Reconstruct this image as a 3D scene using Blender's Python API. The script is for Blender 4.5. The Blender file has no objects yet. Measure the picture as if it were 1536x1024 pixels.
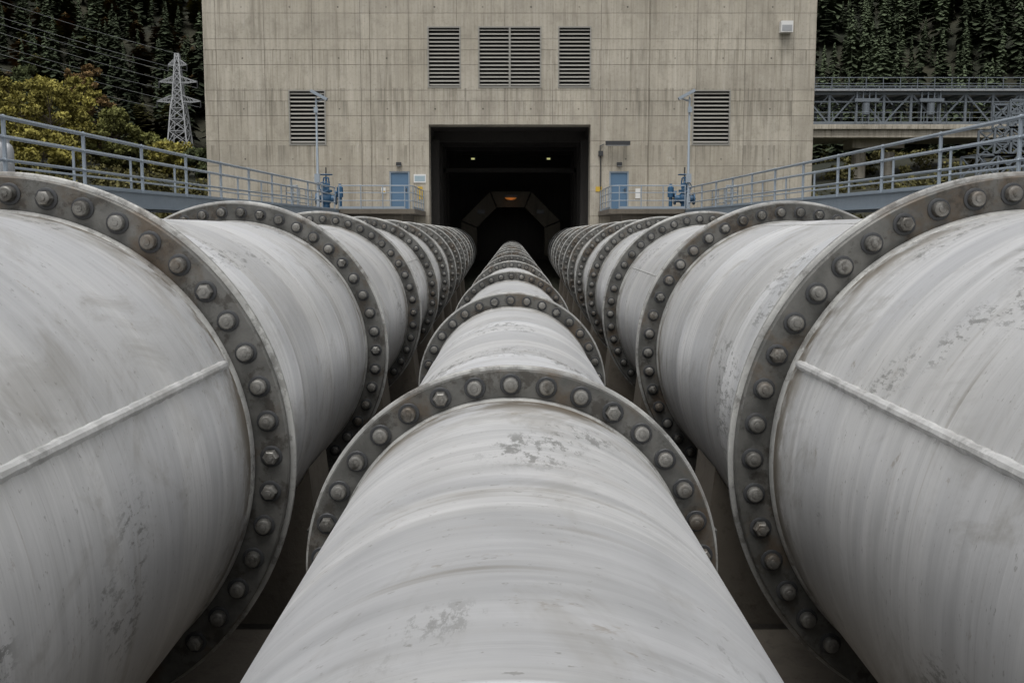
import bpy, math, random
import numpy as np
from mathutils import Vector, Matrix
random.seed(7); rng=np.random.default_rng(7)
S=bpy.context.scene
H=3.0   # eye height above trench floor; heights below are given relative to it + H

# ------------------------------------------------------------ mesh builder
class MB:
    def __init__(s): s.v=[]; s.f=[]; s.m=[]
    def add(s,vs,fs,m=0):
        o=len(s.v); s.v+= [tuple(p) for p in vs]
        s.f+=[tuple(i+o for i in f) for f in fs]; s.m+=[m]*len(fs)
    def box(s,x0,x1,y0,y1,z0,z1,m=0):
        vs=[(x0,y0,z0),(x1,y0,z0),(x1,y1,z0),(x0,y1,z0),(x0,y0,z1),(x1,y0,z1),(x1,y1,z1),(x0,y1,z1)]
        s.add(vs,[(0,3,2,1),(4,5,6,7),(0,1,5,4),(1,2,6,5),(2,3,7,6),(3,0,4,7)],m)
    def rbox(s,c,size,M,m=0):
        hx,hy,hz=[a/2 for a in size]; c=Vector(c)
        vs=[c+M@Vector((x,y,z)) for z in(-hz,hz) for x,y in((-hx,-hy),(hx,-hy),(hx,hy),(-hx,hy))]
        s.add(vs,[(0,3,2,1),(4,5,6,7),(0,1,5,4),(1,2,6,5),(2,3,7,6),(3,0,4,7)],m)
    def cyl(s,p0,p1,r,m=0,n=8,r1=None,caps=True):
        p0=Vector(p0);p1=Vector(p1); d=(p1-p0).normalized()
        a=Vector((0,0,1)) if abs(d.z)<.9 else Vector((1,0,0))
        u=d.cross(a).normalized(); w=d.cross(u); r1=r if r1 is None else r1
        off=math.pi/4 if n==4 else 0
        vs=[];fs=[]
        for p,rr in((p0,r),(p1,r1)):
            for i in range(n):
                t=2*math.pi*i/n+off; vs.append(p+u*math.cos(t)*rr+w*math.sin(t)*rr)
        for i in range(n):
            j=(i+1)%n; fs.append((i,i+n,j+n,j))
        if caps: fs.append(tuple(range(n))); fs.append(tuple(range(2*n-1,n-1,-1)))
        s.add(vs,fs,m)
    def tube(s,pts,r,m=0,n=8):
        pts=[Vector(p) for p in pts]
        for a,b in zip(pts[:-1],pts[1:]): s.cyl(a,b,r,m,n)
        for p in pts[1:-1]: s.ball(p,r*1.02,m,n)
    def ball(s,c,r,m=0,n=8,sz=1):
        rings=max(4,n//2); vs=[];fs=[]
        for i in range(rings+1):
            ph=math.pi*i/rings
            for j in range(n):
                t=2*math.pi*j/n
                vs.append((c[0]+r*math.sin(ph)*math.cos(t),c[1]+r*math.sin(ph)*math.sin(t),c[2]+r*sz*math.cos(ph)))
        for i in range(rings):
            for j in range(n):
                k=(j+1)%n; fs.append((i*n+j,(i+1)*n+j,(i+1)*n+k,i*n+k))
        s.add(vs,fs,m)
    def lathe(s,c,axis,prof,m=0,n=24):
        c=Vector(c); d=Vector(axis).normalized()
        a=Vector((0,0,1)) if abs(d.z)<.9 else Vector((1,0,0))
        u=d.cross(a).normalized(); w=d.cross(u)
        vs=[c+d*y+(u*math.cos(2*math.pi*i/n)+w*math.sin(2*math.pi*i/n))*r for y,r in prof for i in range(n)]
        o=len(s.v); s.v+=[tuple(p) for p in vs]
        for k in range(len(prof)-1):
            mm=m[k] if isinstance(m,list) else m
            for i in range(n):
                j=(i+1)%n
                s.f.append((o+k*n+i,o+(k+1)*n+i,o+(k+1)*n+j,o+k*n+j)); s.m.append(mm)
    def build(s,name,mats,parent=None,smooth=None):
        me=bpy.data.meshes.new(name); me.from_pydata(s.v,[],s.f)
        for m in mats: me.materials.append(m)
        me.polygons.foreach_set('material_index',s.m)
        if smooth:
            me.polygons.foreach_set('use_smooth',[True]*len(s.f))
            me.set_sharp_from_angle(angle=math.radians(smooth))
        me.update()
        ob=bpy.data.objects.new(name,me); S.collection.objects.link(ob)
        if parent: ob.parent=parent
        return ob
def empty(name,loc=(0,0,0)):
    e=bpy.data.objects.new(name,None); e.location=loc; S.collection.objects.link(e); return e

# ------------------------------------------------------------ materials
class NT:
    def __init__(s,name):
        s.mat=bpy.data.materials.new(name); s.mat.use_nodes=True
        s.t=s.mat.node_tree; s.b=s.t.nodes['Principled BSDF']
        s.co=s.n('ShaderNodeTexCoord').outputs['Object']
    def n(s,ty,**k):
        nd=s.t.nodes.new(ty)
        for a,b in k.items(): setattr(nd,a,b)
        return nd
    def l(s,a,b): s.t.links.new(a,b)
    def put(s,sock,v):
        if isinstance(v,bpy.types.NodeSocket): s.l(v,sock)
        else: sock.default_value=v
    def math(s,op,a,b=0.0,c=None,clamp=False):
        nd=s.n('ShaderNodeMath',operation=op,use_clamp=clamp); s.put(nd.inputs[0],a); s.put(nd.inputs[1],b)
        if c is not None: s.put(nd.inputs[2],c)
        return nd.outputs[0]
    def map(s,scale,loc=(0,0,0),src=None):
        nd=s.n('ShaderNodeMapping'); s.l(src or s.co,nd.inputs[0]); nd.inputs['Scale'].default_value=scale
        nd.inputs['Location'].default_value=loc
        return nd.outputs[0]
    def noise(s,vec,scale=1,detail=5,rough=.55,dist=0):
        nd=s.n('ShaderNodeTexNoise'); s.l(vec,nd.inputs['Vector']); nd.inputs['Scale'].default_value=scale
        nd.inputs['Detail'].default_value=min(detail,5); nd.inputs['Roughness'].default_value=rough; nd.inputs['Distortion'].default_value=dist
        return nd.outputs[0]
    def ramp(s,f,a,b,lo=0.0,hi=1.0):
        nd=s.n('ShaderNodeMapRange',interpolation_type='SMOOTHSTEP'); s.put(nd.inputs[0],f)
        nd.inputs[1].default_value=a; nd.inputs[2].default_value=b; nd.inputs[3].default_value=lo; nd.inputs[4].default_value=hi
        return nd.outputs[0]
    def mix(s,f,a,b,mode='MIX'):
        nd=s.n('ShaderNodeMix',data_type='RGBA',blend_type=mode); s.put(nd.inputs[0],f)
        for i,v in((6,a),(7,b)):
            if isinstance(v,tuple): nd.inputs[i].default_value=(v+(1,))[:4]
            else: s.l(v,nd.inputs[i])
        return nd.outputs[2]
    def bump(s,h,st=.3,d=.01,prev=None):
        nd=s.n('ShaderNodeBump'); s.l(h,nd.inputs['Height']); nd.inputs['Strength'].default_value=st; nd.inputs['Distance'].default_value=d
        if prev: s.l(prev,nd.inputs['Normal'])
        return nd.outputs[0]
    def sep(s):
        nd=s.n('ShaderNodeSeparateXYZ'); s.l(s.co,nd.inputs[0]); return nd.outputs
    def out(s,col=None,rough=None,metal=None,nrm=None):
        if col is not None: s.put(s.b.inputs['Base Color'],(col+(1,))[:4] if isinstance(col,tuple) else col)
        if rough is not None: s.put(s.b.inputs['Roughness'],rough)
        if metal is not None: s.put(s.b.inputs['Metallic'],metal)
        if nrm is not None: s.l(nrm,s.b.inputs['Normal'])
        return s.mat

def pipe_mat(y0,sp,rp,off):
    t=NT('weathered_aluminium_paint'); X,Y,Z=t.sep()
    o=lambda a,b,c:(a+off,b+off*1.7,c-off)
    ring=t.noise(t.map((.9,15,.9),o(0,0,0)),1,7,.66,.15)
    ringf=t.noise(t.map((2.2,95,2.2),o(2,0,1)),1,4,.7)
    broad=t.noise(t.map((.7,.5,.7),o(3,1,2)),1,4,.6)
    blot=t.noise(t.map((2.0,1.6,2.0),o(9,2,4)),1,8,.68,.8)
    fr=t.math('FRACT',t.math('ADD',t.math('DIVIDE',t.math('SUBTRACT',Y,y0),sp),.5))
    dist=t.math('ABSOLUTE',t.math('MULTIPLY',t.math('SUBTRACT',fr,.5),sp))
    near=t.ramp(dist,.05,.62,1,0); tight=t.ramp(dist,.05,.26,1,0)
    band=t.ramp(t.noise(t.map((.22,1.5,.22),o(5,0,0)),1,2,.5,.2),.47,.53)
    c=t.mix(t.ramp(ring,.30,.70),(.63,.635,.635),(.82,.82,.82))
    c=t.mix(t.math('MULTIPLY',band,.45),c,(.53,.54,.56))
    c=t.mix(t.ramp(broad,.40,.66,0,.4),c,(.86,.86,.855))
    c=t.mix(t.math('MULTIPLY',t.ramp(ringf,.52,.72),.20),c,(.36,.36,.36))
    c=t.mix(t.ramp(blot,.51,.72,0,.62),c,(.42,.405,.375))
    run=t.math('MULTIPLY',t.ramp(t.noise(t.map((.35,7,.35),o(1,4,0)),1,4,.7,.1),.56,.68),t.ramp(t.noise(t.map((1.4,1.4,1.4),o(0,3,3)),1,4,.6),.42,.62))
    c=t.mix(t.math('MULTIPLY',run,.5),c,(.29,.262,.215))
    gn=t.noise(t.map((2.6,5,2.6),o(0,0,4)),1,7,.7)
    c=t.mix(t.math('MULTIPLY',t.math('MULTIPLY',near,t.ramp(gn,.38,.64)),.6),c,(.30,.265,.20))
    c=t.mix(t.math('MULTIPLY',t.math('MULTIPLY',tight,t.ramp(gn,.42,.58)),.8),c,(.14,.105,.065))
    # brownish mineral specks and rusty stains
    ru=t.ramp(t.noise(t.map((4.5,6,4.5),o(4,1,6)),1,8,.8),.62,.72)
    c=t.mix(t.math('MULTIPLY',ru,.45),c,(.27,.205,.13))
    # rubbed marks, drawn out along the barrel
    sc=t.math('MULTIPLY',t.ramp(t.noise(t.map((1.3,1.1,1.3),o(2.3,7.1,.4)),1,2,.5),.58,.67),t.ramp(t.noise(t.map((20,7,20),o(0,0,0)),1,8,.8),.51,.60))
    c=t.mix(t.math('MULTIPLY',sc,.65),c,(.15,.15,.14))
    sp2=t.ramp(t.noise(t.map((26,40,26)),1,3,.65),.64,.72)
    c=t.mix(t.math('MULTIPLY',sp2,.5),c,(.24,.23,.21))
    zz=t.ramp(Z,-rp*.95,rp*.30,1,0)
    c=t.mix(t.math('MULTIPLY',zz,t.ramp(gn,.2,.7,.38,.85)),c,(.22,.213,.197))  # underside grime, raised and deepened to put lower-side shade into the colour
    r=t.math('ADD',t.math('MULTIPLY',ring,.18),t.math('ADD',.24,t.math('MULTIPLY',blot,.24)))
    b=t.bump(t.noise(t.map((.9,.9,.9)),1,2,.5),.3,.04)
    b=t.bump(ring,.2,.006,b); b=t.bump(ringf,.25,.003,b)
    return t.out(c,r,.55,b)
def flange_mat(name,c0,c1,rust=.4,metal=.3,ro=.5):
    t=NT(name)
    a=t.noise(t.map((3,3,3)),1,7,.65); b=t.noise(t.map((16,16,16)),1,6,.7)
    c=t.mix(t.ramp(a,.35,.65),c0,c1)
    c=t.mix(t.ramp(b,.52,.72,0,.55),c,tuple(x*1.7 for x in c0))
    c=t.mix(t.math('MULTIPLY',t.ramp(t.noise(t.map((2.2,2.2,2.2),(5,5,1)),1,8,.7),.50,.64),rust),c,(.085,.058,.034))
    c=t.mix(t.math('MULTIPLY',t.ramp(t.noise(t.map((7,7,7),(1,5,1)),1,8,.75),.52,.62),rust),c,(.035,.030,.024))
    return t.out(c,t.math('ADD',t.math('MULTIPLY',b,.3),ro-.15),metal,t.bump(b,.45,.008))
def paint(name,c,rough=.5,metal=0,var=.35,sc=4,dirt=(.12,.10,.08)):
    t=NT(name); a=t.noise(t.map((sc,)*3),1,7,.65)
    b=t.noise(t.map((sc*4,sc*4,sc)),1,5,.65)
    col=t.mix(t.math('MULTIPLY',a,var),c,tuple(x*.45 for x in c)); col=t.mix(t.ramp(b,.6,.78,0,var),col,dirt)
    return t.out(col,t.math('ADD',t.math('MULTIPLY',a,.2),rough-.1),metal,t.bump(b,.12,.004))

def concrete_facade():
    t=NT('board_marked_concrete'); X,Y,Z=t.sep()
    a=t.noise(t.map((.25,.25,.22)),1,6,.65); mid=t.noise(t.map((1.1,1.1,.8),(3,3,3)),1,8,.7); fine=t.noise(t.map((7,7,7)),1,8,.75)
    streak=t.noise(t.map((3.2,3.2,.16),(4,0,0)),1,7,.7)
    boards=t.noise(t.map((8.5,8.5,.05)),1,2,.5)
    c=t.mix(t.ramp(a,.3,.7),(.38,.345,.28),(.50,.46,.385))
    c=t.mix(t.ramp(mid,.48,.70,0,.65),c,(.29,.265,.215)); c=t.mix(t.ramp(mid,.46,.28,0,.45),c,(.56,.53,.46))
    c=t.mix(t.ramp(streak,.50,.68,0,.75),c,(.24,.215,.17))
    c=t.mix(t.ramp(streak,.44,.28,0,.40),c,(.57,.54,.48))
    c=t.mix(t.math('MULTIPLY',t.ramp(boards,.42,.58),.26),c,(.27,.245,.205))
    c=t.mix(t.ramp(fine,.5,.76,0,.6),c,(.20,.18,.145))
    for zj,ln in((6.66+H,1.6),(9.2+H,1.4),(7.32+H,1.8),(4.45+H,1.6)):
        d=t.math('SUBTRACT',zj,Z); m=t.math('MULTIPLY',t.ramp(d,0,.02,0,1),t.ramp(d,.1,ln,1,0))
        st=t.ramp(t.noise(t.map((5.5,5.5,.08),(zj,0,0)),1,5,.7),.48,.66)
        c=t.mix(t.math('MULTIPLY',t.math('MULTIPLY',m,st),.65),c,(.16,.145,.115))
    cmb=t.n('ShaderNodeCombineXYZ'); t.l(t.math('ADD',t.math('ADD',X,Y),t.math('MULTIPLY',fine,.03)),cmb.inputs[0]); t.l(t.math('ADD',Z,t.math('MULTIPLY',fine,.03)),cmb.inputs[1])
    br=t.n('ShaderNodeTexBrick'); br.offset=0; t.l(t.map((1,1,1),(.35,-.05,0),cmb.outputs[0]),br.inputs['Vector'])
    br.inputs['Scale'].default_value=1; br.inputs['Brick Width'].default_value=2.44; br.inputs['Row Height'].default_value=1.27
    br.inputs['Mortar Size'].default_value=.019; br.inputs['Mortar Smooth'].default_value=.7
    br.inputs['Color1'].default_value=(.40,.40,.40,1); br.inputs['Color2'].default_value=(.58,.58,.57,1)
    c=t.mix(.34,c,t.mix(1,c,br.outputs['Color'],'OVERLAY'))
    brk=t.ramp(t.noise(t.map((.7,.7,.7),(8,1,3)),1,4,.65),.36,.60,.08,.85)
    c=t.mix(t.math('MULTIPLY',br.outputs['Fac'],brk),c,(.15,.13,.10))
    fx=t.math('MULTIPLY',t.math('SUBTRACT',t.math('FRACT',t.math('DIVIDE',t.math('ADD',X,100.3),2.44)),.5),2.44)
    fz=t.math('MULTIPLY',t.math('SUBTRACT',t.math('FRACT',t.math('DIVIDE',t.math('ADD',Z,100.35),2.52)),.5),2.52)
    rr=t.math('SQRT',t.math('ADD',t.math('MULTIPLY',fx,fx),t.math('MULTIPLY',fz,fz)))
    hole=t.ramp(rr,.03,.058,1,0)
    c=t.mix(t.math('MULTIPLY',hole,t.ramp(mid,.4,.6,.4,.9)),c,(.06,.055,.045))
    h=t.math('SUBTRACT',t.math('ADD',t.math('MULTIPLY',boards,.5),t.math('MULTIPLY',fine,.5)),t.math('MULTIPLY',br.outputs['Fac'],.6))
    return t.out(c,.88,0,t.bump(h,.6,.025))
def rough_concrete(name,c0,c1,sc=1.0):
    t=NT(name); a=t.noise(t.map((.6*sc,)*3),1,8,.65); f=t.noise(t.map((9*sc,)*3),1,8,.72)
    s=t.noise(t.map((3*sc,3*sc,.3*sc)),1,5,.6)
    c=t.mix(a,c0,c1); c=t.mix(t.ramp(f,.5,.75,0,.5),c,tuple(x*.5 for x in c0)); c=t.mix(t.ramp(s,.5,.75,0,.5),c,tuple(x*.6 for x in c0))
    return t.out(c,.9,0,t.bump(f,.5,.02))
def foliage_mat(name):
    t=NT(name); at=t.n('ShaderNodeAttribute',attribute_name='tint')
    t.b.inputs['Specular IOR Level'].default_value=.1
    return t.out(at.outputs['Color'],.85)
def ground_mat():
    t=NT('hillside_soil'); a=t.noise(t.map((.05,)*3),1,6,.65); f=t.noise(t.map((1.2,)*3),1,6,.7)
    c=t.mix(t.ramp(a,.35,.65),(.014,.018,.009),(.030,.028,.014)); c=t.mix(t.ramp(f,.45,.7,0,.6),c,(.010,.012,.007))
    return t.out(c,.95,0,t.bump(f,.8,.15))

M_con=concrete_facade()
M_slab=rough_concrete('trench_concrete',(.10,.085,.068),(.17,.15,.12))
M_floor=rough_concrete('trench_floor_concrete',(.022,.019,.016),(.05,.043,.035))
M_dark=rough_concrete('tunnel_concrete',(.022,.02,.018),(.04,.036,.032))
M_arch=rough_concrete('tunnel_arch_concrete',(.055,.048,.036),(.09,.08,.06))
M_fl=flange_mat('flange_steel',(.068,.068,.063),(.135,.133,.124),.7,.3,.5)
M_fl2=flange_mat('flange_rim_paint',(.28,.28,.27),(.42,.42,.40),.45,.25,.45)
M_bolt=flange_mat('bolt_steel',(.12,.117,.107),(.22,.215,.20),.6,.5,.42)
M_weld=flange_mat('painted_weld_bead',(.46,.46,.45),(.62,.62,.61),.25,.3,.42)
M_rail=paint('railing_blue_grey_paint',(.33,.38,.43),.5,.2)
M_beam=paint('walkway_blue_grey_paint',(.30,.36,.42),.55,.1)
M_steel=paint('bridge_steel_paint',(.17,.195,.22),.6,.2)
M_galv=paint('galvanised_steel',(.40,.41,.42),.5,.3)
M_blue=paint('door_blue_paint',(.10,.185,.29),.5,0,.25,2)
M_valve=paint('valve_blue_paint',(.035,.11,.21),.4,0,.4,5)
M_louv=paint('louvre_metal',(.31,.30,.27),.5,.1,.3,3)
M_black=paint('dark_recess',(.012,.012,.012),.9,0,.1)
M_dkmet=paint('dark_metal',(.05,.052,.055),.5,.3)
M_white=paint('white_paint',(.72,.72,.70),.5,0,.15)
M_yel=paint('yellow_sign_paint',(.55,.36,.04),.5,0,.15)
M_bark=rough_concrete('bark',(.04,.03,.022),(.08,.065,.05),2)
M_fol=foliage_mat('leaf_foliage'); M_con_fol=foliage_mat('conifer_foliage'); M_gr=ground_mat()
def emis(name,c,s):
    t=NT(name); t.b.inputs['Emission Color'].default_value=c+(1,); t.b.inputs['Emission Strength'].default_value=s
    return t.out(c,.5)
M_lw=emis('lamp_glow_white',(.8,.8,.35),.45); M_lo=emis('lamp_glow_orange',(.75,.27,.06),.17)

# ------------------------------------------------------------ penstock pipes
def make_pipe(x,zc,R,rp,y0,sp,ymax,yaw,nb,br,seams,nseg,bands,off):
    mb=MB(); prof=[(-3.2,rp)]; mats=[]
    def P(y,r,m): prof.append((y,r)); mats.append(m)
    k=-1 if y0-sp>-3 else 0; fl=[]
    w=R/1.5
    marks=[('f',y0+i*sp) for i in range(k,60) if y0+i*sp<ymax-.5]+[('b',b) for b in bands]
    for ty,F in sorted(marks,key=lambda q:q[1]):
        if ty=='b':
            P(F-.010,rp,0);P(F-.005,rp+.0022,0);P(F+.005,rp+.0022,0);P(F+.010,rp,0); continue
        fl.append(F)
        P(F-.065*w,rp,0); P(F-.052*w,rp+.010*w,2); P(F-.026*w,rp+.014*w,2); P(F-.016*w,rp+.004,1); P(F,rp+.006,1)
        P(F,R*.978,1); P(F+.007,R*.984,1); P(F+.045*w,R*.984,1); P(F+.05*w,R*.979,1)
        P(F+.05*w,R*.94,3); P(F+.062*w,R*.94,3); P(F+.062*w,R*.993,2); P(F+.068*w,R,2); P(F+.095*w,R,2); P(F+.101*w,R*.993,1)
        P(F+.101*w,rp+.02,1); P(F+.15*w,rp+.012*w,2); P(F+.165*w,rp,2)
        P(F+.30,rp,0)
    P(ymax,rp,0)
    mb.lathe((0,0,0),(0,1,0),prof,mats,nseg)
    bc=(R*.978+rp)/2+.006*w
    for F in fl:
        far=F>25
        ph=random.random()*.1
        for i in range(nb):
            a=2*math.pi*(i+.5*(nb==34 and 1 or 0)+ph)/nb
            if math.sin(a)<-.75: continue
            cx,cz=bc*math.cos(a),bc*math.sin(a)
            hh=br*1.25*random.uniform(.9,1.1)
            c=(cx,F,cz)
            if not far: mb.lathe(c,(0,-1,0),[(0,br*1.42),(.006,br*1.42),(.008,br*1.34),(.008,br)],3,16)
            mb.lathe(c,(random.uniform(-.05,.05),-1,random.uniform(-.05,.05)),[(0.004,br),(hh*.74,br),(hh*.92,br*.90),(hh,br*.72),(hh,br*.45),(hh*1.10,br*.40),(hh*1.14,.001)] ,4,6 if far else (14 if i%5 else 6))
            if far: continue
            mb.lathe((cx,F+.101*w,cz),(0,1,0),[(0,br),(hh,br),(hh,.001)],4,6)
    for (a,ya,yb,r) in seams:
        a=math.radians(a); n=max(8,int((yb-ya)/.045)); pr=[]
        for i in range(n+1):
            pr.append((ya+(yb-ya)*i/n, r*(1+.08*math.sin(i*2.1)+random.uniform(-.06,.06)) if 0<i<n else .002))
        mb.lathe(((rp+.001)*math.cos(a),0,(rp+.001)*math.sin(a)),(0,1,0),pr,5,10)
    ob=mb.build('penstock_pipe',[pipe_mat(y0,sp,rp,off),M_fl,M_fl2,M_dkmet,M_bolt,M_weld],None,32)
    ob.location=(x,0,H+zc); ob.rotation_euler=(0,0,yaw)
    return ob
Y0s,SPs,Y0c,SPc=5.17,4.76,3.73,4.70
YW=52.0
def bnd(y0,sp): return [y0+sp*i+sp*f for i in range(-1,9) for f in((.33,) if i%2 else (.3,.72))]
make_pipe(-2.56,-1.185,1.5,1.29,Y0s,SPs,66,.0187,46,.041,
   [(23.5,-3,5.10,.024),(72,10.2,13.93,.004),(32,14.9,19.3,.008)],192,bnd(Y0s,SPs),0.0)
make_pipe(2.56,-1.185,1.5,1.29,Y0s,SPs,66,-.0187,46,.041,
   [(180-23.5,-3,5.10,.024),(180-75,5.5,9.7,.004),(180-32,10.3,14.5,.008)],192,bnd(Y0s,SPs),4.3)
make_pipe(0,-1.30,.80,.676,Y0c,SPc,72,0,34,.029,
   [(200,0,3.6,.010)],160,[1.34,1.29]+bnd(Y0c,SPc)[1:],8.1)

def saddle(x,y,zc,rp,w,yl):
    mb=MB(); n=24; r=rp+.012
    a0=math.acos(.45)
    pts=[]
    for i in range(n+1):
        a=-a0+2*a0*i/n; pts.append((r*math.sin(a),zc+H-r*math.cos(a)))
    vs=[];fs=[]
    for yy in(y-yl/2,y+yl/2):
        for px,pz in pts: vs.append((px,yy,pz))
        for px,pz in pts: vs.append((max(-w,min(w,px*w/pts[-1][0])),yy,-.2))
    m=n+1
    for i in range(n):
        fs.append((i,i+1,m+i+1,m+i)); fs.append((2*m+i,3*m+i,3*m+i+1,2*m+i+1)); fs.append((i,2*m+i,2*m+i+1,i+1))
    fs.append((0,m,3*m,2*m)); fs.append((n,2*m+n,3*m+n,m+n))
    mb.add(vs,fs); ob=mb.build('concrete_saddle',[M_slab]); ob.location.x=x; return ob
for k in range(0,9,1):
    yy=Y0s+SPs*(k+.55)
    for sgn in(-1,1): saddle(sgn*(2.56+.0187*yy),yy,-1.185,1.29,1.32,.7)
    saddle(0,Y0c+SPc*(k+.5),-1.30,.676,.66,.6)
mb=MB()
for s in(-1,1): mb.box(s*1.3-.9,s*1.3+.9,-2.0,6.6,.004,.30)
mb.build('concrete_plinth',[M_slab])
for s in(-1,1):
    mb=MB(); x=s*1.02; z=H-1.75
    mb.box(x-.16,x+.16,5.6,5.72,z-.05,z+.05); mb.box(x-.05,x+.05,5.62,5.70,.2,z-.052); mb.cyl((x,5.56,z),(x,5.76,z),.03,1,8)
    mb.build('pipe_bracket',[M_fl,M_bolt])

# ------------------------------------------------------------ powerhouse building
bld=empty('powerhouse_building',(0,YW,0))
BX0,BX1,BZ1=-15.65,15.4,17.5
def wall_cells(mb,x0,x1,z0,z1,holes,m=0):
    xs=sorted({x0,x1,*[h[0] for h in holes],*[h[1] for h in holes]}); zs=sorted({z0,z1,*[h[2] for h in holes],*[h[3] for h in holes]})
    D={}
    for i in range(len(xs)-1):
        for j in range(len(zs)-1):
            cx,cz=(xs[i]+xs[i+1])/2,(zs[j]+zs[j+1])/2
            D[i,j]=max([h[4] for h in holes if h[0]<cx<h[1] and h[2]<cz<h[3]]+[0])
    for (i,j),d in D.items():
        a,b,c,e=xs[i],xs[i+1],zs[j],zs[j+1]
        if d<90: mb.add([(a,d,c),(b,d,c),(b,d,e),(a,d,e)],[(0,1,2,3)],m)
        for di,dj in((1,0),(0,1)):
            q=D.get((i+di,j+dj))
            if q is None or q==d: continue
            d0,d1=min(min(d,q),1.2),min(max(d,q),1.2)
            if di: mb.add([(b,d0,c),(b,d1,c),(b,d1,e),(b,d0,e)],[(0,1,2,3)],m)
            else: mb.add([(a,d0,e),(b,d0,e),(b,d1,e),(a,d1,e)],[(0,1,2,3)],m)
louvers=[(-4.29,-2.60,7.32,10.36,1),(-1.72,1.49,7.32,10.36,2),(2.33,4.02,7.32,10.36,1),(-11.4,-9.5,4.45,7.22,1),(9.2,11.15,4.45,7.22,1)]
doors=[(-6.3,-5.26,1.18,3.13),(5.0,6.0,1.18,3.13)]
holes=[(a,b,c+H,d+H,.32) for a,b,c,d,_ in louvers]+[(a,b,c+H,d+H,.16) for a,b,c,d in doors]
OX0,OX1,OZ=-4.26,4.02,5.49
holes.append((OX0,OX1,-.5,OZ+H,99))
for x in(-7.2,7.0): holes.append((x-.02,x+.02,-.4,BZ1-.01,.05))
for z in(6.66,9.2): holes.append((BX0+.01,BX1-.01,z+H-.012,z+H+.012,.03))
mb=MB(); wall_cells(mb,BX0,BX1,-.5,BZ1,holes)
DY=20
mb.add([(BX0,0,-.5),(BX0,DY,-.5),(BX0,DY,BZ1),(BX0,0,BZ1)],[(0,1,2,3)]); mb.add([(BX1,0,-.5),(BX1,DY,-.5),(BX1,DY,BZ1),(BX1,0,BZ1)],[(3,2,1,0)])
mb.add([(BX0,DY,-.5),(BX1,DY,-.5),(BX1,DY,BZ1),(BX0,DY,BZ1)],[(3,2,1,0)]); mb.add([(BX0,0,BZ1),(BX1,0,BZ1),(BX1,DY,BZ1),(BX0,DY,BZ1)],[(0,1,2,3)])
mb.box(BX0-.1,BX1+.1,-.1,DY+.1,BZ1+.003,BZ1+.4)
mb.build('walls',[M_con],bld)
for a,b,c,d,n in louvers:
    mb=MB(); c+=H; d+=H; fw=.07
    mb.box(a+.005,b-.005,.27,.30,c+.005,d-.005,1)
    mb.box(a+.003,a+fw,-.03,.12,c+.003,d-.003); mb.box(b-fw,b-.003,-.03,.12,c+.003,d-.003)
    mb.box(a+fw,b-fw,-.028,.12,c+.003,c+fw); mb.box(a+fw,b-fw,-.028,.12,d-fw,d-.003)
    if n==2:
        mm=(a+b)/2; mb.box(mm-.05,mm+.05,-.026,.12,c+fw,d-fw)
    k=int((d-c-2*fw)/.19); st=(d-c-2*fw)/k
    for i in range(k):
        z=c+fw+st*(i+.5)
        mb.rbox(((a+b)/2,.05,z+random.uniform(-.004,.004)),(b-a-2*fw-.01,.014,.125),Matrix.Rotation(math.radians(-44),3,'X'))
    mb.build('louvre_vent',[M_louv,M_black],bld)
for a,b,c,d in doors:
    mb=MB(); c+=H;d+=H
    mb.box(a+.002,a+.07,.02,.155,c,d-.002,1); mb.box(b-.07,b-.002,.02,.155,c,d-.002,1); mb.box(a+.07,b-.07,.02,.155,d-.07,d-.002,1)
    mb.box(a+.075,b-.075,.08,.13,c+.02,d-.075,0)
    mb.box(b-.20,b-.16,.03,.08,c+.85,c+1.1,2); mb.cyl((b-.18,.03,c+1.0),(b-.30,.03,c+1.0),.015,2)
    mb.build('door',[M_blue,M_beam,M_dkmet],bld)
mb=MB()
mb.box(-5.05,-4.42,-.04,-.003,2.55+H,2.98+H,0); mb.box(-5.0,-4.47,-.045,-.0401,2.62+H,2.90+H,1)
mb.build('notice_board',[M_white,paint('sign_print',(.35,.45,.5),.5)],bld)
mb=MB(); mb.box(-6.72,-6.5,-.03,-.003,2.0+H,2.3+H,0); mb.box(-6.7,-6.52,-.034,-.0301,2.04+H,2.14+H,1); mb.build('warning_sign',[M_white,M_yel],bld)
mb=MB(); mb.box(-4.85,-4.6,-.03,-.003,1.7+H,2.35+H,0); mb.build('warning_sign',[M_yel],bld)
mb=MB(); mb.box(4.3,4.62,-.03,-.003,2.1+H,2.35+H,0); mb.build('warning_sign',[M_yel],bld)
mb=MB(); mb.box(6.35,6.6,-.03,-.003,1.75+H,2.25+H,0); mb.build('warning_sign',[M_white],bld)
mb=MB()
mb.box(4.75,6.0,-.55,-.35,4.42+H,4.62+H,0); mb.box(4.8,5.95,-.53,-.37,4.38+H,4.4195+H,1)
mb.cyl((5.0,-.36,4.5+H),(5.0,0,4.5+H),.03,0); mb.cyl((5.8,-.36,4.5+H),(5.8,0,4.5+H),.03,0)
mb.tube([(4.72,-.06,4.5+H),(4.5,-.06,4.4+H),(4.55,-.06,3.4+H),(4.55,-.06,2.2+H)],.025,0,6)
mb.box(4.42,4.66,-.16,-.004,3.9+H,4.15+H,0)
mb.build('wall_light',[M_dkmet,M_galv],bld)
for x in(-5.8,5.5):
    mb=MB(); mb.box(x-.13,x+.13,-.18,-.004,3.42+H,3.58+H,0); mb.box(x-.10,x+.10,-.16,-.03,3.38+H,3.4195+H,1); mb.build('door_light',[M_dkmet,M_galv],bld)
mb=MB(); mb.box(13.5,14.1,-.45,-.06,10.0+H,10.55+H,0); mb.box(13.7,13.9,-.06,-.003,10.15+H,10.4+H,1); mb.box(13.55,14.05,-.46,-.4501,10.05+H,10.35+H,2)
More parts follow.
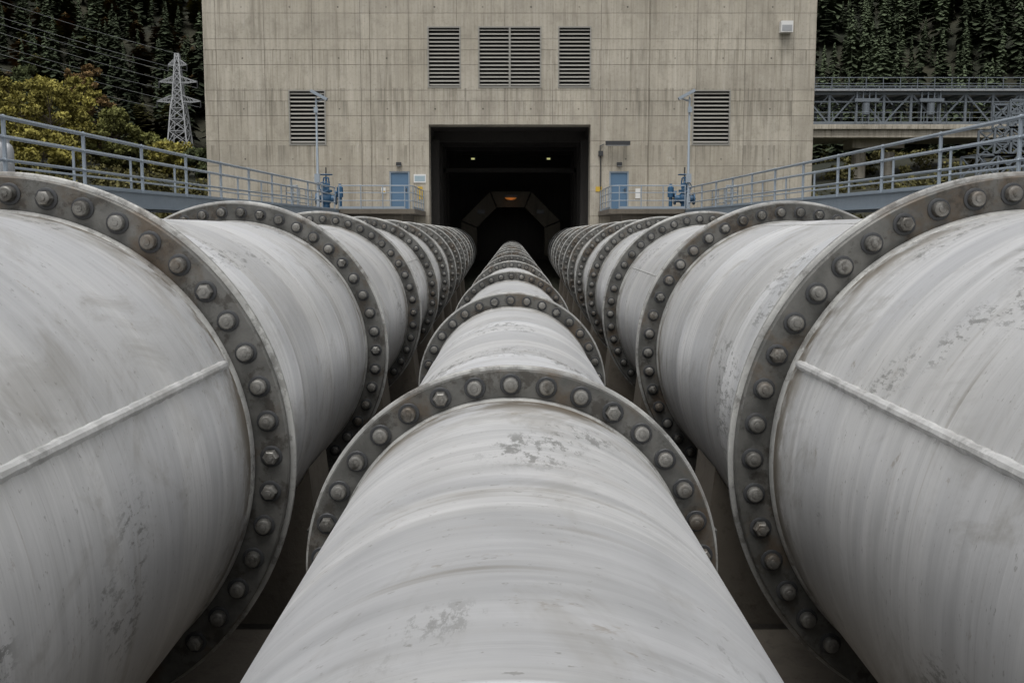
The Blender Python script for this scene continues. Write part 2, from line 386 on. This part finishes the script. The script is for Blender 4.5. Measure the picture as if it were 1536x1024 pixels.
mb.build('floodlight',[M_white,M_dkmet,M_galv],bld)
mb=MB(); d0,d1=1.2,15; zt=OZ+H
mb.add([(OX0,d0,-.5),(OX0,d1,-.5),(OX0,d1,zt),(OX0,d0,zt)],[(3,2,1,0)]); mb.add([(OX1,d0,-.5),(OX1,d1,-.5),(OX1,d1,zt),(OX1,d0,zt)],[(0,1,2,3)])
mb.add([(OX0,d0,zt),(OX1,d0,zt),(OX1,d1,zt),(OX0,d1,zt)],[(0,1,2,3)])
for yy in(3.5,6.5,9.5,12.5): mb.box(OX0+.003,OX1-.003,yy,yy+.4,zt-.55,zt-.003)
for yy in(2.2,5,8,11):
    for s,xx in((1,OX0),(-1,OX1)):
        x0,x1=sorted((xx+s*.003,xx+s*.35)); mb.box(x0,x1,yy,yy+.45,-.4,zt-.56)
mb.add([(OX0,d1,-.5),(OX1,d1,-.5),(OX1,d1,zt),(OX0,d1,zt)],[(0,1,2,3)])
mb.box(OX0,OX1,8.0,8.3,3.55+H,3.8+H)
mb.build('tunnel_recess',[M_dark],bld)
mb=MB(); ya=11.0; cx,cz=-.08,-.55+H
def ngon(r,seg,a0=-22.5,a1=202.5): return [(cx+r*math.cos(math.radians(a0+(a1-a0)*i/seg)),cz+r*math.sin(math.radians(a0+(a1-a0)*i/seg))) for i in range(seg+1)]
n=5; o=ngon(3.35,n); ii=ngon(2.3,n)
lerp=lambda p,q,t:(p[0]+(q[0]-p[0])*t,p[1]+(q[1]-p[1])*t)
for i in range(n):
    a=o[i];b=o[i+1];c=ii[i+1];d=ii[i]; g0,g1=.02,.98
    A,Bq,Cq,Dq=lerp(a,b,g0),lerp(a,b,g1),lerp(d,c,g1),lerp(d,c,g0)
    vs=[(p[0],ya,p[1]) for p in(A,Bq,Cq,Dq)]+[(p[0],ya+1.2,p[1]) for p in(A,Bq,Cq,Dq)]
    mb.add(vs,[(0,1,2,3),(4,7,6,5),(0,4,5,1),(1,5,6,2),(2,6,7,3),(3,7,4,0)],0)
    mx,mz=lerp(lerp(a,b,.5),lerp(d,c,.5),.5); mb.box(mx-.22,mx+.22,ya-.12,ya-.003,mz-.12,mz+.12,1)
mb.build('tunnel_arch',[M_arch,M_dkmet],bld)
for x,z,m in((-2.3,4.3,M_lw),(2.15,4.3,M_lw)):
    mb=MB(); mb.box(x-.16,x+.16,7.7,7.95,z+H-.05,z+H+.12,0); mb.box(x-.1,x+.1,7.66,7.6995,z+H-.03,z+H+.07,1); mb.build('tunnel_lamp',[M_dkmet,m],bld)
mb=MB(); mb.box(-.5,.34,10.5,10.8,2.17+H,2.32+H,0); mb.lathe((-.08,10.65,2.165+H),(0,0,-1),[(0,.36),(.06,.34),(.12,.25),(.15,.001)],1,16); mb.build('tunnel_lamp',[M_dkmet,M_lo],bld)
l=bpy.data.lights.new('tunnel_lamp_light','POINT'); l.energy=.8; l.color=(1,.5,.2); l.shadow_soft_size=.1
o=bpy.data.objects.new('tunnel_lamp_light',l); o.location=(-.08,10.35,1.85+H); o.parent=bld; S.collection.objects.link(o)

# ------------------------------------------------------------ terraces, walkways, railings
TZ=1.08+H
for s in(-1,1):
    mb=MB(); x0,x1=sorted((s*4.45,s*10.4))
    mb.box(x0,x1,46,YW-.003,TZ-.22,TZ); x0,x1=sorted((s*5.05,s*10.3)); mb.box(x0,x1,46.3,YW-.003,-.3,TZ-.223)
    mb.build('concrete_terrace',[M_slab])
def rail_run(mb,pts,h=1.05,rr=.032,levels=(.36,.70,1.0),post=2.9,toe=True):
    pts=[Vector(p) for p in pts]
    for li,lv in enumerate(levels):
        mb.tube([p+Vector((0,0,h*lv)) for p in pts],rr if li==len(levels)-1 else rr*.72,0,8)
    for a,b in zip(pts[:-1],pts[1:]):
        Ld=(b-a).length; n=max(1,round(Ld/post))
        for i in range(n+1):
            p=a.lerp(b,i/n); mb.cyl(p-Vector((0,0,.15)),p+Vector((0,0,h)),rr*1.0,0,8)
            mb.box(p.x-.07,p.x+.07,p.y-.07,p.y+.07,p.z+.001,p.z+.016)
            for lv in levels: mb.ball(p+Vector((0,0,h*lv)),rr*1.35,0,8)
        if toe:
            d=(b-a).normalized(); ang=math.atan2(d.y,d.x)
            mid=(a+b)/2; M=Matrix.Rotation(ang,3,'Z')@Matrix.Rotation(-math.asin(d.z),3,'Y')
            mb.rbox(mid+Vector((0,0,.06)),(Ld,.008,.11),M)
def wz(y): return H+.70+.0075*(y-8)
for s in(-1,1):
    mb=MB(); xa,xb=s*8.0,s*9.7
    vs=[]
    for y in (-6,46):
        for x in(xa,xb):
            for z in(0,-.06): vs.append((x,y,wz(y)+z))
    mb.add(vs,[(0,2,6,4),(1,5,7,3),(0,4,5,1),(2,3,7,6),(0,1,3,2),(4,6,7,5)],1)
    ang=math.atan(.0075); mid0=Vector((0,20,wz(20)-.12))
    for x in(xa-s*.05,xb+s*.05):
        mid=mid0+Vector((x,0,0)); mb.rbox(mid,(.09,52,.30),Matrix.Rotation(ang,3,'X'),0)
        mb.rbox(mid+Vector((0,0,-.162)),(.17,52,.022),Matrix.Rotation(ang,3,'X'),0)
        mb.rbox(mid+Vector((0,0,.160)),(.17,52,.018),Matrix.Rotation(ang,3,'X'),0)
    for y in range(-5,46,5):
        for x in(xa-s*.05,xb+s*.05): mb.box(x-.09,x+.09,y-.09,y+.09,0,wz(y)-.3,0)
        mb.box(min(xa,xb),max(xa,xb),y-.06,y+.06,wz(y)-.28,wz(y)-.08,0)
    mb.build('steel_walkway',[M_beam,M_galv])
    mb=MB(); rail_run(mb,[(xa,16-2.95*7,wz(-4)),(xa,16+2.95*10,wz(45.5))],1.04,.036); mb.build('railing',[M_rail],None,40)
    mb=MB(); rail_run(mb,[(xb,-4.3,wz(-4)),(xb,45.8,wz(45.5))],1.04,.032,post=3.4,levels=(.45,1.0)); mb.build('railing',[M_rail],None,40)
    mb=MB(); r=.35; xi=s*4.55
    rail_run(mb,[(s*7.9,46.1,TZ),(xi+s*r,46.1,TZ)],1.05,.026,post=1.1)
    rail_run(mb,[(xi,46.1+r,TZ),(xi,51.9,TZ)],1.05,.026,post=1.4)
    for lv in(.36,.7,1.0):
        arc=[(xi+s*r-s*r*math.sin(a),46.1+r-r*math.cos(a),TZ+1.05*lv) for a in[math.pi/2*i/5 for i in range(6)]]
        mb.tube(arc,.026 if lv==1 else .019,0,8)
    mb.build('railing',[M_rail],None,40)
    mb=MB(); rail_run(mb,[(s*10.3,46.1,TZ),(s*10.3,51.9,TZ)],1.05,.026,post=1.4); rail_run(mb,[(s*9.8,46.1,TZ),(s*10.3,46.1,TZ)],1.05,.026,post=1.4); mb.build('railing',[M_rail],None,40)
    mb=MB(); x0,x1=sorted((s*10.5,s*11.0)); mb.box(x0,x1,-20,YW-.01,-.4,3.0); mb.build('retaining_wall',[M_slab])
for i,(x,y) in enumerate(((-8.3,16.45),(-8.35,16.8))):
    mb=MB(); z=wz(y); mb.lathe((x,y,z),(0,0,1),[(0,.08),(.02,.095),(.58,.095),(.66,.075),(.70,.035),(.74,.035),(.75,.045),(.80,.045),(.805,.001)],0,16)
    mb.build('gas_cylinder',[M_galv],None,40)

# ------------------------------------------------------------ blue valves, lamps
def valve(x,y,z,s):
    mb=MB()
    mb.lathe((0,0,0),(0,0,1),[(0,.001),(0,.30),(.05,.30),(.05,.14),(.22,.14),(.30,.22),(.42,.27),(.56,.24),(.66,.15),(.70,.15),(.70,.24),(.75,.24),(.75,.24),(.80,.24),(.80,.12),(.98,.10),(.98,.16),(1.02,.16),(1.02,.05),(1.30,.04),(1.30,.001)],0,20)
    for sx in(-1,1):
        mb.lathe((0,0,.43),(sx,0,0),[(.15,.15),(.36,.15),(.36,.25),(.42,.25),(.42,.001)],0,18)
        for k in range(8):
            a=k*math.pi/4; mb.cyl((sx*.34,.2*math.cos(a),.43+.2*math.sin(a)),(sx*.45,.2*math.cos(a),.43+.2*math.sin(a)),.02,1,6)
        mb.tube([(sx*.09,0,.8),(sx*.13,0,1.0),(sx*.10,0,1.28),(0,0,1.32)],.03,0,8)
    mb.lathe((0,-.05,.9),(0,-1,0),[(0,.10),(.25,.10),(.25,.16),(.30,.16),(.30,.001)],0,14)
    for c,ax,r in(((0,0,1.42),'z',.26),((0,-.48,.9),'y',.2)):
        N=20; pts=[]
        for i in range(N+1):
            a=2*math.pi*i/N
            pts.append((c[0]+r*math.cos(a),c[1]+(r*math.sin(a) if ax=='z' else 0),c[2]+(0 if ax=='z' else r*math.sin(a))))
        mb.tube(pts,.022,0,6)
        for i in range(0,N,4): mb.cyl(c,pts[i],.014,0,6)
    mb.cyl((0,0,1.25),(0,0,1.72),.025,1,8); mb.cyl((0,-.3,.9),(0,-.5,.9),.03,1,8)
    mb.lathe((s*.55,.1,0),(0,0,1),[(0,.16),(.04,.16),(.04,.08),(.5,.08),(.5,.13),(.9,.13),(.95,.06),(1.05,.06)],0,14)
    mb.tube([(s*.55,.1,.7),(s*.3,.1,.72)],.05,0,8)
    ob=mb.build('gate_valve',[M_valve,M_dkmet],None,35); ob.location=(x,y,z); return ob
v1=valve(-8.62,46.9,TZ,1); v2=valve(8.0,46.9,TZ,-1); v1.scale=v2.scale=(1.12,1.12,1.12)
def lamp(x,y,z,h,s):
    mb=MB(); mb.lathe((0,0,0),(0,0,1),[(0,.001),(0,.16),(.02,.16),(.02,.085),(.5,.08),(.55,.062),(h*.98,.045),(h,.001)],0,12)
    mb.cyl((-s*.05,0,h-.25),(s*.45,-.1,h-.12),.035,0,8)
    mb.rbox((s*.16,-.1,h+.04),(.82,.28,.13),Matrix.Rotation(math.radians(s*28),3,'Y'),0)
    mb.rbox((s*.16,-.1,h-.035),(.66,.20,.018),Matrix.Rotation(math.radians(s*28),3,'Y'),1)
    mb.box(-.12,.12,-.16,-.06,1.2,1.6,0); mb.box(-.09,.09,-.14,-.06,h-.75,h-.5,0)
    ob=mb.build('street_lamp',[M_rail,M_white],None,35); ob.location=(x,y,z)
lamp(-8.95,46.6,TZ,5.1,1); lamp(8.08,46.4,TZ,5.1,-1)

# ------------------------------------------------------------ terrain
def sst(a,b,x):
    t=np.clip((x-a)/(b-a),0,1); return t*t*(3-2*t)
def hN(X,Y):
    return (np.sin(X*.021+1.3)*np.cos(Y*.017+.4)*7+np.sin(X*.05+Y*.043)*4+np.sin(X*.13-Y*.11)*1.4)
def terr(X,Y):
    X=np.asarray(X,float);Y=np.asarray(Y,float); a=np.abs(X)
    bank=sst(10.6,11.2,a)*2.75+sst(12,60,a)*2.2*sst(-40,20,Y)
    back=sst(72.2,76,Y)*2.75*(1-sst(10.6,11.2,a))
    rise=sst(48,120,Y)*(6.8+.4*np.sin(X*.2))
    r=Y+.45*np.maximum(a-20,0)
    hill=np.maximum(r-186,0)*.46*sst(20,120,Y)+sst(188,290,r)*hN(X,Y)*sst(20,120,Y)
    side=np.maximum(a-110,0)*.30
    hill=np.minimum(hill+side,230+hN(X,Y)*2)
    loc=.12*np.sin(X*.9+Y*.5)*sst(12,20,a)
    return bank+back+rise+hill+loc
xs=sorted(set([-1500,-1100,-800,-600]+list(np.arange(-500,-100,12.))+list(np.arange(-100,-24,4.))+list(np.arange(-24,24.1,.5))+list(np.arange(28,101,4.))+list(np.arange(112,501,12.))+[600,800,1100,1500]))
ys=sorted(set([-900,-500,-250,-120,-60,-30,-10]+list(np.arange(0,160,2.))+list(np.arange(160,700,9.))+[760,900,1200,1600]))
XX,YY=np.meshgrid(xs,ys); ZZ=terr(XX,YY)
nx,ny=len(xs),len(ys); me=bpy.data.meshes.new('ground')
me.from_pydata(np.stack([XX.ravel(),YY.ravel(),ZZ.ravel()],1).tolist(),[],[(j*nx+i,j*nx+i+1,(j+1)*nx+i+1,(j+1)*nx+i) for j in range(ny-1) for i in range(nx-1)])
me.materials.append(M_gr); me.polygons.foreach_set('use_smooth',[True]*len(me.polygons)); g=bpy.data.objects.new('ground',me); S.collection.objects.link(g)
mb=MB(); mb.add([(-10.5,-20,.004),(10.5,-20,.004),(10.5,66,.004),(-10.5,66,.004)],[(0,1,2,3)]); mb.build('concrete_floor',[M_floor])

# ------------------------------------------------------------ conifer forest (one object)
def mesh_np(name,V,F,col,mat):
    me=bpy.data.meshes.new(name); nf=len(F)
    me.vertices.add(len(V)); me.vertices.foreach_set('co',V.astype(np.float32).ravel())
    me.loops.add(nf*3); me.loops.foreach_set('vertex_index',F.astype(np.int32).ravel())
    me.polygons.add(nf); me.polygons.foreach_set('loop_start',np.arange(0,nf*3,3,dtype=np.int32))
    me.update(calc_edges=True)
    at=me.attributes.new('tint','FLOAT_COLOR','POINT'); at.data.foreach_set('color',np.c_[col,np.ones(len(col))].astype(np.float32).ravel())
    me.materials.append(mat); ob=bpy.data.objects.new(name,me); S.collection.objects.link(ob); return ob
def conifer_var(seed,nb=140,fat=.19,broad=False):
    r=np.random.default_rng(seed); V=[];F=[];Cc=[]
    lean=r.normal(0,.012,2)
    for k in range(nb):
        t=(k/nb)**.85; z=.07+.91*t
        env=(1-t)**.75 if not broad else math.sin(math.pi*min(1,.12+.88*t))**.6*1.15
        L=fat*env*r.uniform(.5,1.15)+.010; a=r.random()*6.283
        dx,dy=math.cos(a),math.sin(a); wd=L*r.uniform(.22,.42)+.004; dr=L*r.uniform(.15,.5)*(1 if not broad else .2)
        cx,cy=lean*z; o=len(V)
        V+= [(cx,cy,z+.02),(cx+dx*L*.55-dy*wd,cy+dy*L*.55+dx*wd,z-dr*.35),(cx+dx*L,cy+dy*L,z-dr),(cx+dx*L*.55+dy*wd,cy+dy*L*.55-dx*wd,z-dr*.35)]
        b=r.uniform(.75,1.25)*(.62+.75*t); Cc+=[b*.6,b*.95,b*1.15,b*.95]  # self-shadow put into the tint: dark base and core, lighter top and tips
        F+=[(o,o+1,o+2),(o,o+2,o+3)]
    o=len(V)
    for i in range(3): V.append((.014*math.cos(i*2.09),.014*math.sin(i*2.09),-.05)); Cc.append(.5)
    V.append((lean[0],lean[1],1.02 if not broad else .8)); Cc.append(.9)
    for i in range(3): F.append((o+i,o+(i+1)%3,o+3))
    return np.array(V),np.array(F),np.array(Cc)
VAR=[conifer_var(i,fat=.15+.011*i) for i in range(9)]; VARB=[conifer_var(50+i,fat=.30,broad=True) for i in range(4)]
pts=[]
y=112.
while y<440:
    st=4.6+(y-112)*.002
    for sgn in(-1,1):
        x=.22*y+rng.uniform(0,4)
        while x<.64*y+8:
            pts.append((sgn*(x+rng.uniform(-2.6,2.6)),y+rng.uniform(-3.4,3.4))); x+=st*rng.uniform(.55,1.4)
    y+=st*.85
pts=np.array(pts)
keep=np.ones(len(pts),bool)
keep&=~((pts[:,1]<172)&(pts[:,0]<0)&(pts[:,0]>-60)&(rng.random(len(pts))<.95))
keep&=~((pts[:,1]<150)&(pts[:,0]>0)&(pts[:,0]<60)&(rng.random(len(pts))<.3))
pts=pts[keep]; zz=terr(pts[:,0],pts[:,1])
AV=[];AF=[];AC=[];o=0
for (x,y),z in zip(pts,zz):
    h=rng.choice([rng.uniform(6,9),rng.uniform(9,13),rng.uniform(12,17)],p=[.3,.5,.2])*(1 if y>170 else .75); w=rng.uniform(.85,1.25); a=rng.random()*6.28
    q=rng.random(); base=np.array((.046,.058,.034))*rng.uniform(.55,1.5)
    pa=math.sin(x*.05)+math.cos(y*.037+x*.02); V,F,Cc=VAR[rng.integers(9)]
    if x<0 and q<.08+.08*pa: base=np.array((.13,.085,.035))*rng.uniform(.5,1.2); V,F,Cc=VARB[rng.integers(4)]; h*=.62
    elif q<.20+.12*pa: base=np.array((.095,.092,.034))*rng.uniform(.6,1.2); V,F,Cc=VARB[rng.integers(4)]; h*=.65
    ca,sa=math.cos(a),math.sin(a); P=np.empty_like(V)
    P[:,0]=(V[:,0]*ca-V[:,1]*sa)*h*w+x; P[:,1]=(V[:,0]*sa+V[:,1]*ca)*h*w+y; P[:,2]=V[:,2]*h+z
    base=base*(1+.6*min(1,max(0,(y-190)/200)))*(1.25 if x>0 else .95)  # far trees lightened, aerial haze put into their colour
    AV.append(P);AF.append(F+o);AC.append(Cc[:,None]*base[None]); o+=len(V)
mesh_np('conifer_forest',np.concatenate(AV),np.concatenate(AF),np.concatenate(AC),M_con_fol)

# ------------------------------------------------------------ deciduous trees and shrubs
def leaves(centers,radii,n,size,base,r):
    k=len(centers); idx=r.integers(0,k,n)
    d=r.normal(size=(n,3)); d/=np.linalg.norm(d,axis=1)[:,None]; rad=radii[idx]*(r.random(n)**.45)
    c=centers[idx]+d*rad[:,None]*np.array((1,1,.8))
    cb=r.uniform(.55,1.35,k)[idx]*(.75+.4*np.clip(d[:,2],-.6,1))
    u=r.normal(size=(n,3)); u/=np.linalg.norm(u,axis=1)[:,None]; w=np.cross(u,r.normal(size=(n,3))); w/=np.linalg.norm(w,axis=1)[:,None]
    s=size*r.uniform(.6,1.4,n)[:,None]
    V=np.stack([c-u*s,c+w*s*.55,c+u*s,c-w*s*.55],1).reshape(-1,3)
    i=np.arange(n)*4; F=np.concatenate([np.stack([i,i+1,i+2],1),np.stack([i,i+2,i+3],1)])
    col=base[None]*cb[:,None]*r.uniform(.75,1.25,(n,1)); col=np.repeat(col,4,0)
    return V,F,col
def tree(x,y,h,w,base,seed,n=7000):
    r=np.random.default_rng(seed); z=float(terr(x,y)); e=empty('deciduous_tree',(x,y,z))
    mb=MB(); top=Vector((r.normal(0,.3),r.normal(0,.3),h*.8)); mb.cyl((0,0,-.5),(top.x*.4,top.y*.4,h*.4),h*.022,0,8,h*.015); mb.cyl((top.x*.4,top.y*.4,h*.4),top,h*.015,0,8,h*.004)
    cs=[];rs=[]
    for i in range(60):
        t=r.uniform(.15,.98); a=r.random()*6.28; prof=math.sin(math.pi*min(1,(t-.05)/1.0))**.6
        q=w*.5*prof*r.uniform(.35,1.0); c=np.array((q*math.cos(a),q*math.sin(a),h*t)); cs.append(c); rs.append(w*.095*r.uniform(.5,1.5))
        if i%2==0:
            b=Vector((top.x*t*.8,top.y*t*.8,h*t*.72)); mb.cyl(b,Vector(c),h*.006,0,5,h*.002)
    mb.build('trunk',[M_bark],e)
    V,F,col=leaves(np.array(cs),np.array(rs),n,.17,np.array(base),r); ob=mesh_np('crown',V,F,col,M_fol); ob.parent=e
YG=(.30,.27,.075); OL=(.18,.185,.065); BR=(.24,.16,.075); DG=(.085,.10,.045)
tl=[(-41.5,92,8.0,7.5,YG),(-46,95,7.6,8,YG),(-51,92,6,8,OL),(-37.5,95,5.6,6,OL),(-54,100,7.5,7,DG),(-47,112,10,6,BR),(-39,84,3.8,6,YG),(-45,84,4.2,7,OL),(-34.5,96,3.8,5,OL),(-56,92,7,8,OL),(-31,92,3.0,5,YG),(-27,90,2.6,4.5,DG),(-44,104,8.5,6,YG),(-52,110,9,6,DG)]
for i,(x,y,h,w,b) in enumerate(tl): tree(x,y,h,w,b,100+i)
r=np.random.default_rng(5); cs=[];rs=[]
for i in range(620):
    s=-1 if r.random()<.66 else 1; y=r.uniform(56,165); x=s*r.uniform(.29*y,.62*y)
    z=float(terr(x,y)); q=r.uniform(.35,1.0)
    for k in range(3): cs.append((x+r.normal(0,.6),y+r.normal(0,.6),z+q*r.uniform(.2,1.0))); rs.append(q)
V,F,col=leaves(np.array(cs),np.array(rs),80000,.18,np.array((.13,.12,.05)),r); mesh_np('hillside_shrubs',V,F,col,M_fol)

# ------------------------------------------------------------ pylon and wires
def pylon(x,y,ztop,name='transmission_pylon'):
    mb=MB(); z0=float(terr(x,y)); h=ztop-z0; w0=h*.098
    def hw(t): return w0*(1-t)**1.0*.9+h*.014 if t<.62 else h*.014+w0*.38*.9*(1-(t-.62)/.38)*.8
    lv=[0,.13,.25,.36,.46,.55,.63,.70,.77,.84,.91,1.0]; th=.10
    cor=lambda t:[Vector((sx*hw(t),sy*hw(t),t*h)) for sx,sy in((-1,-1),(1,-1),(1,1),(-1,1))]
    for a,b in zip(lv[:-1],lv[1:]):
        A,B=cor(a),cor(b)
        for i in range(4):
            j=(i+1)%4; mb.cyl(A[i],B[i],th*1.2,0,4); mb.cyl(A[i],B[j],th*.75,0,4); mb.cyl(A[j],B[i],th*.75,0,4); mb.cyl(B[i],B[j],th*.75,0,4)
    tips=[]
    for t,L in((.60,3.3),(.76,2.9),(.90,1.4)):
        for s in(-1,1):
            tip=Vector((s*L*h/18,0,t*h+.15)); tips.append(tip)
            for sy in(-1,1):
                a=Vector((s*hw(t),sy*hw(t),t*h)); b=Vector((s*hw(t),sy*hw(t),t*h+h*.05))
                mb.cyl(a,tip,th,0,4); mb.cyl(b,tip,th,0,4)
                for q in(.35,.65): mb.cyl(a.lerp(tip,q),b.lerp(tip,q-.15),th*.6,0,4)
            mb.cyl(tip,tip-Vector((0,0,h*.05)),.09,1,6)
    ob=mb.build(name,[M_galv,M_dkmet]); ob.location=(x,y,z0); return [Vector((x,y,z0))+t-Vector((0,0,h*.05)) for t in tips]+[Vector((x,y,z0+h))]
T=pylon(-49.0,150,26.0+H)
pylon(-82,160,25.5+H)
mb=MB()
for i,t in enumerate(T):
    e=t+Vector((-75,-75,30)); N=24; pp=[]
    for k in range(N+1):
        q=k/N; p=t.lerp(e,q); p.z-=4*4.5*q*(1-q); pp.append(p)
    for a,b in zip(pp[:-1],pp[1:]): mb.cyl(a,b,.026,0,4)
mb.build('power_line',[M_galv])

# ------------------------------------------------------------ bridge at right
br=empty('steel_truss_bridge',(0,90,0))
mb=MB(); zb,ztp=9.5+H,12.2+H; x0,x1=16,88
for yy in(0,4):
    mb.box(x0,x1,yy-.15,yy+.15,zb-.15,zb+.15); mb.box(x0,x1,yy-.16,yy+.16,ztp-.14,ztp+.14)
    mb.box(x0,x1,yy-.07,yy+.07,(zb+ztp)/2+.55,(zb+ztp)/2+.67)
    n=30; st=(x1-x0)/n
    for i in range(n+1):
        x=x0+i*st; mb.box(x-.10,x+.10,yy-.11,yy+.11,zb+.15,ztp-.14)
        if i<n:
            if i%2: mb.cyl((x,yy,zb),(x+st,yy,ztp),.09,0,4)
            else: mb.cyl((x,yy,ztp),(x+st,yy,zb),.09,0,4)
            mb.cyl((x,yy,ztp-.1),(x+.8,yy,ztp-1.0),.06,0,4); mb.cyl((x,yy,ztp-.1),(x-.8,yy,ztp-1.0),.06,0,4)
for i in range(31):
    x=x0+i*(x1-x0)/30; mb.box(x-.08,x+.08,.2,3.8,ztp-.1,ztp+.1); mb.box(x-.08,x+.08,.2,3.8,zb-.1,zb+.1)
mb.build('truss',[M_steel],br)
mb=MB(); mb.box(x0,x1,-.6,4.6,ztp+.143,ztp+.26); mb.build('deck',[M_galv],br)
mb=MB(); rail_run(mb,[(x0,-.55,ztp+.26),(x1,-.55,ztp+.26)],1.0,.035,post=1.5,levels=(.5,1.0)); rail_run(mb,[(x0,4.55,ztp+.26),(x1,4.55,ztp+.26)],1.0,.035,post=1.5,levels=(.5,1.0))
rail_run(mb,[(x0,-1.0,zb+.03),(x1,-1.0,zb+.03)],.9,.035,post=2,levels=(.5,1.0)); mb.build('bridge_railing',[M_steel],br)
for cxx in(24.5,30.3,36,50):
    mb=MB()
    for k in range(4):
        mb.box(cxx+k*.55-.05,cxx+k*.55+.05,-.4,-.3,zb-.1,ztp+.1)
    mb.box(cxx-.2,cxx+1.9,-.55,-.25,ztp-.8,ztp-.5); mb.cyl((cxx+.8,-.5,ztp-.9),(cxx+.8,-.5,ztp-1.9),.28,0,10); mb.build('hoist_frame',[M_steel],br)
vb=empty('concrete_viaduct',(0,90,0))
mb=MB(); mb.box(x0,x1,-1.4,5.2,zb-1.25,zb-.154); mb.box(x0,x1,-1.7,5.5,zb-.55,zb-.16); mb.build('girder',[M_con],vb)
for px in(31.3,33.9,48,50.6,66,68.6):
    zg=float(terr(px,92)); mb=MB(); mb.lathe((px,1.6,zg-1),(0,0,1),[(0,.62),(zb-2.3-zg+1,.62)],0,20); mb.build('pier',[M_con],vb,40)
for px in(32.6,49.3,67.3):
    mb=MB(); mb.box(px-2.3,px+2.3,.3,2.9,zb-2.0,zb-1.253); mb.build('pier_cap',[M_con],vb)
mb=MB(); zg=float(terr(36,72))
def latt(x0,x1,y,z0,z1,nx,nz,th=.095):
    for i in range(nx+1):
        x=x0+(x1-x0)*i/nx; mb.cyl((x,y,z0),(x,y,z1),th,0,4)
    for j in range(nz+1):
        z=z0+(z1-z0)*j/nz; mb.cyl((x0,y,z),(x1,y,z),th,0,4)
    for i in range(nx):
        for j in range(nz):
            a=x0+(x1-x0)*i/nx;b=x0+(x1-x0)*(i+1)/nx;c=z0+(z1-z0)*j/nz;d=z0+(z1-z0)*(j+1)/nz
            mb.cyl((a,y,c),(b,y,d),th*.7,0,4); mb.cyl((a,y,d),(b,y,c),th*.7,0,4)
for yy in(72,74.5):
    latt(33,36,yy,zg-.3,5.5+H,2,2); latt(34.2,40,yy,5.5+H,7.4+H,5,2); latt(35.2,44,yy,7.4+H,9.3+H,8,2); latt(36,44,yy,zg-.3,5.5+H,5,2)
for x in(33,34.5,36,38,40,42,44):
    for z in(5.5,7.4): mb.cyl((x,72,z+H),(x,74.5,z+H),.06,0,4)
mb.build('steel_trestle',[M_steel])

# ------------------------------------------------------------ light, world, camera
el,az=66,195
w=bpy.data.worlds.new('World'); S.world=w; w.use_nodes=True; nt=w.node_tree
sky=nt.nodes.new('ShaderNodeTexSky'); sky.sky_type='NISHITA'; sky.sun_disc=False; sky.sun_elevation=math.radians(el); sky.sun_rotation=math.radians(az)
sky.dust_density=4; sky.air_density=1; sky.ozone_density=1
hs=nt.nodes.new('ShaderNodeHueSaturation'); hs.inputs['Saturation'].default_value=.12
nt.links.new(sky.outputs[0],hs.inputs['Color']); nt.links.new(hs.outputs[0],nt.nodes['Background'].inputs[0]); nt.nodes['Background'].inputs[1].default_value=.15
sl=bpy.data.lights.new('sun','SUN'); sl.energy=1.5; sl.angle=math.radians(40); sl.color=(1,.98,.95)
so=bpy.data.objects.new('sun',sl); S.collection.objects.link(so)
e,a=math.radians(el),math.radians(az)
d=Vector((math.sin(a)*math.cos(e),math.cos(a)*math.cos(e),math.sin(e))); so.rotation_euler=d.to_track_quat('Z','Y').to_euler()
cam=bpy.data.cameras.new('camera'); cam.lens=1500/1536*36; cam.sensor_width=36; cam.clip_end=4000; cam.clip_start=.05
co=bpy.data.objects.new('camera',cam); S.collection.objects.link(co); co.location=(0,0,H)
co.rotation_euler=(math.radians(90)-math.atan(163/1500),0,0); S.camera=co
S.view_settings.view_transform='Standard'; S.view_settings.look='None'; S.view_settings.exposure=0
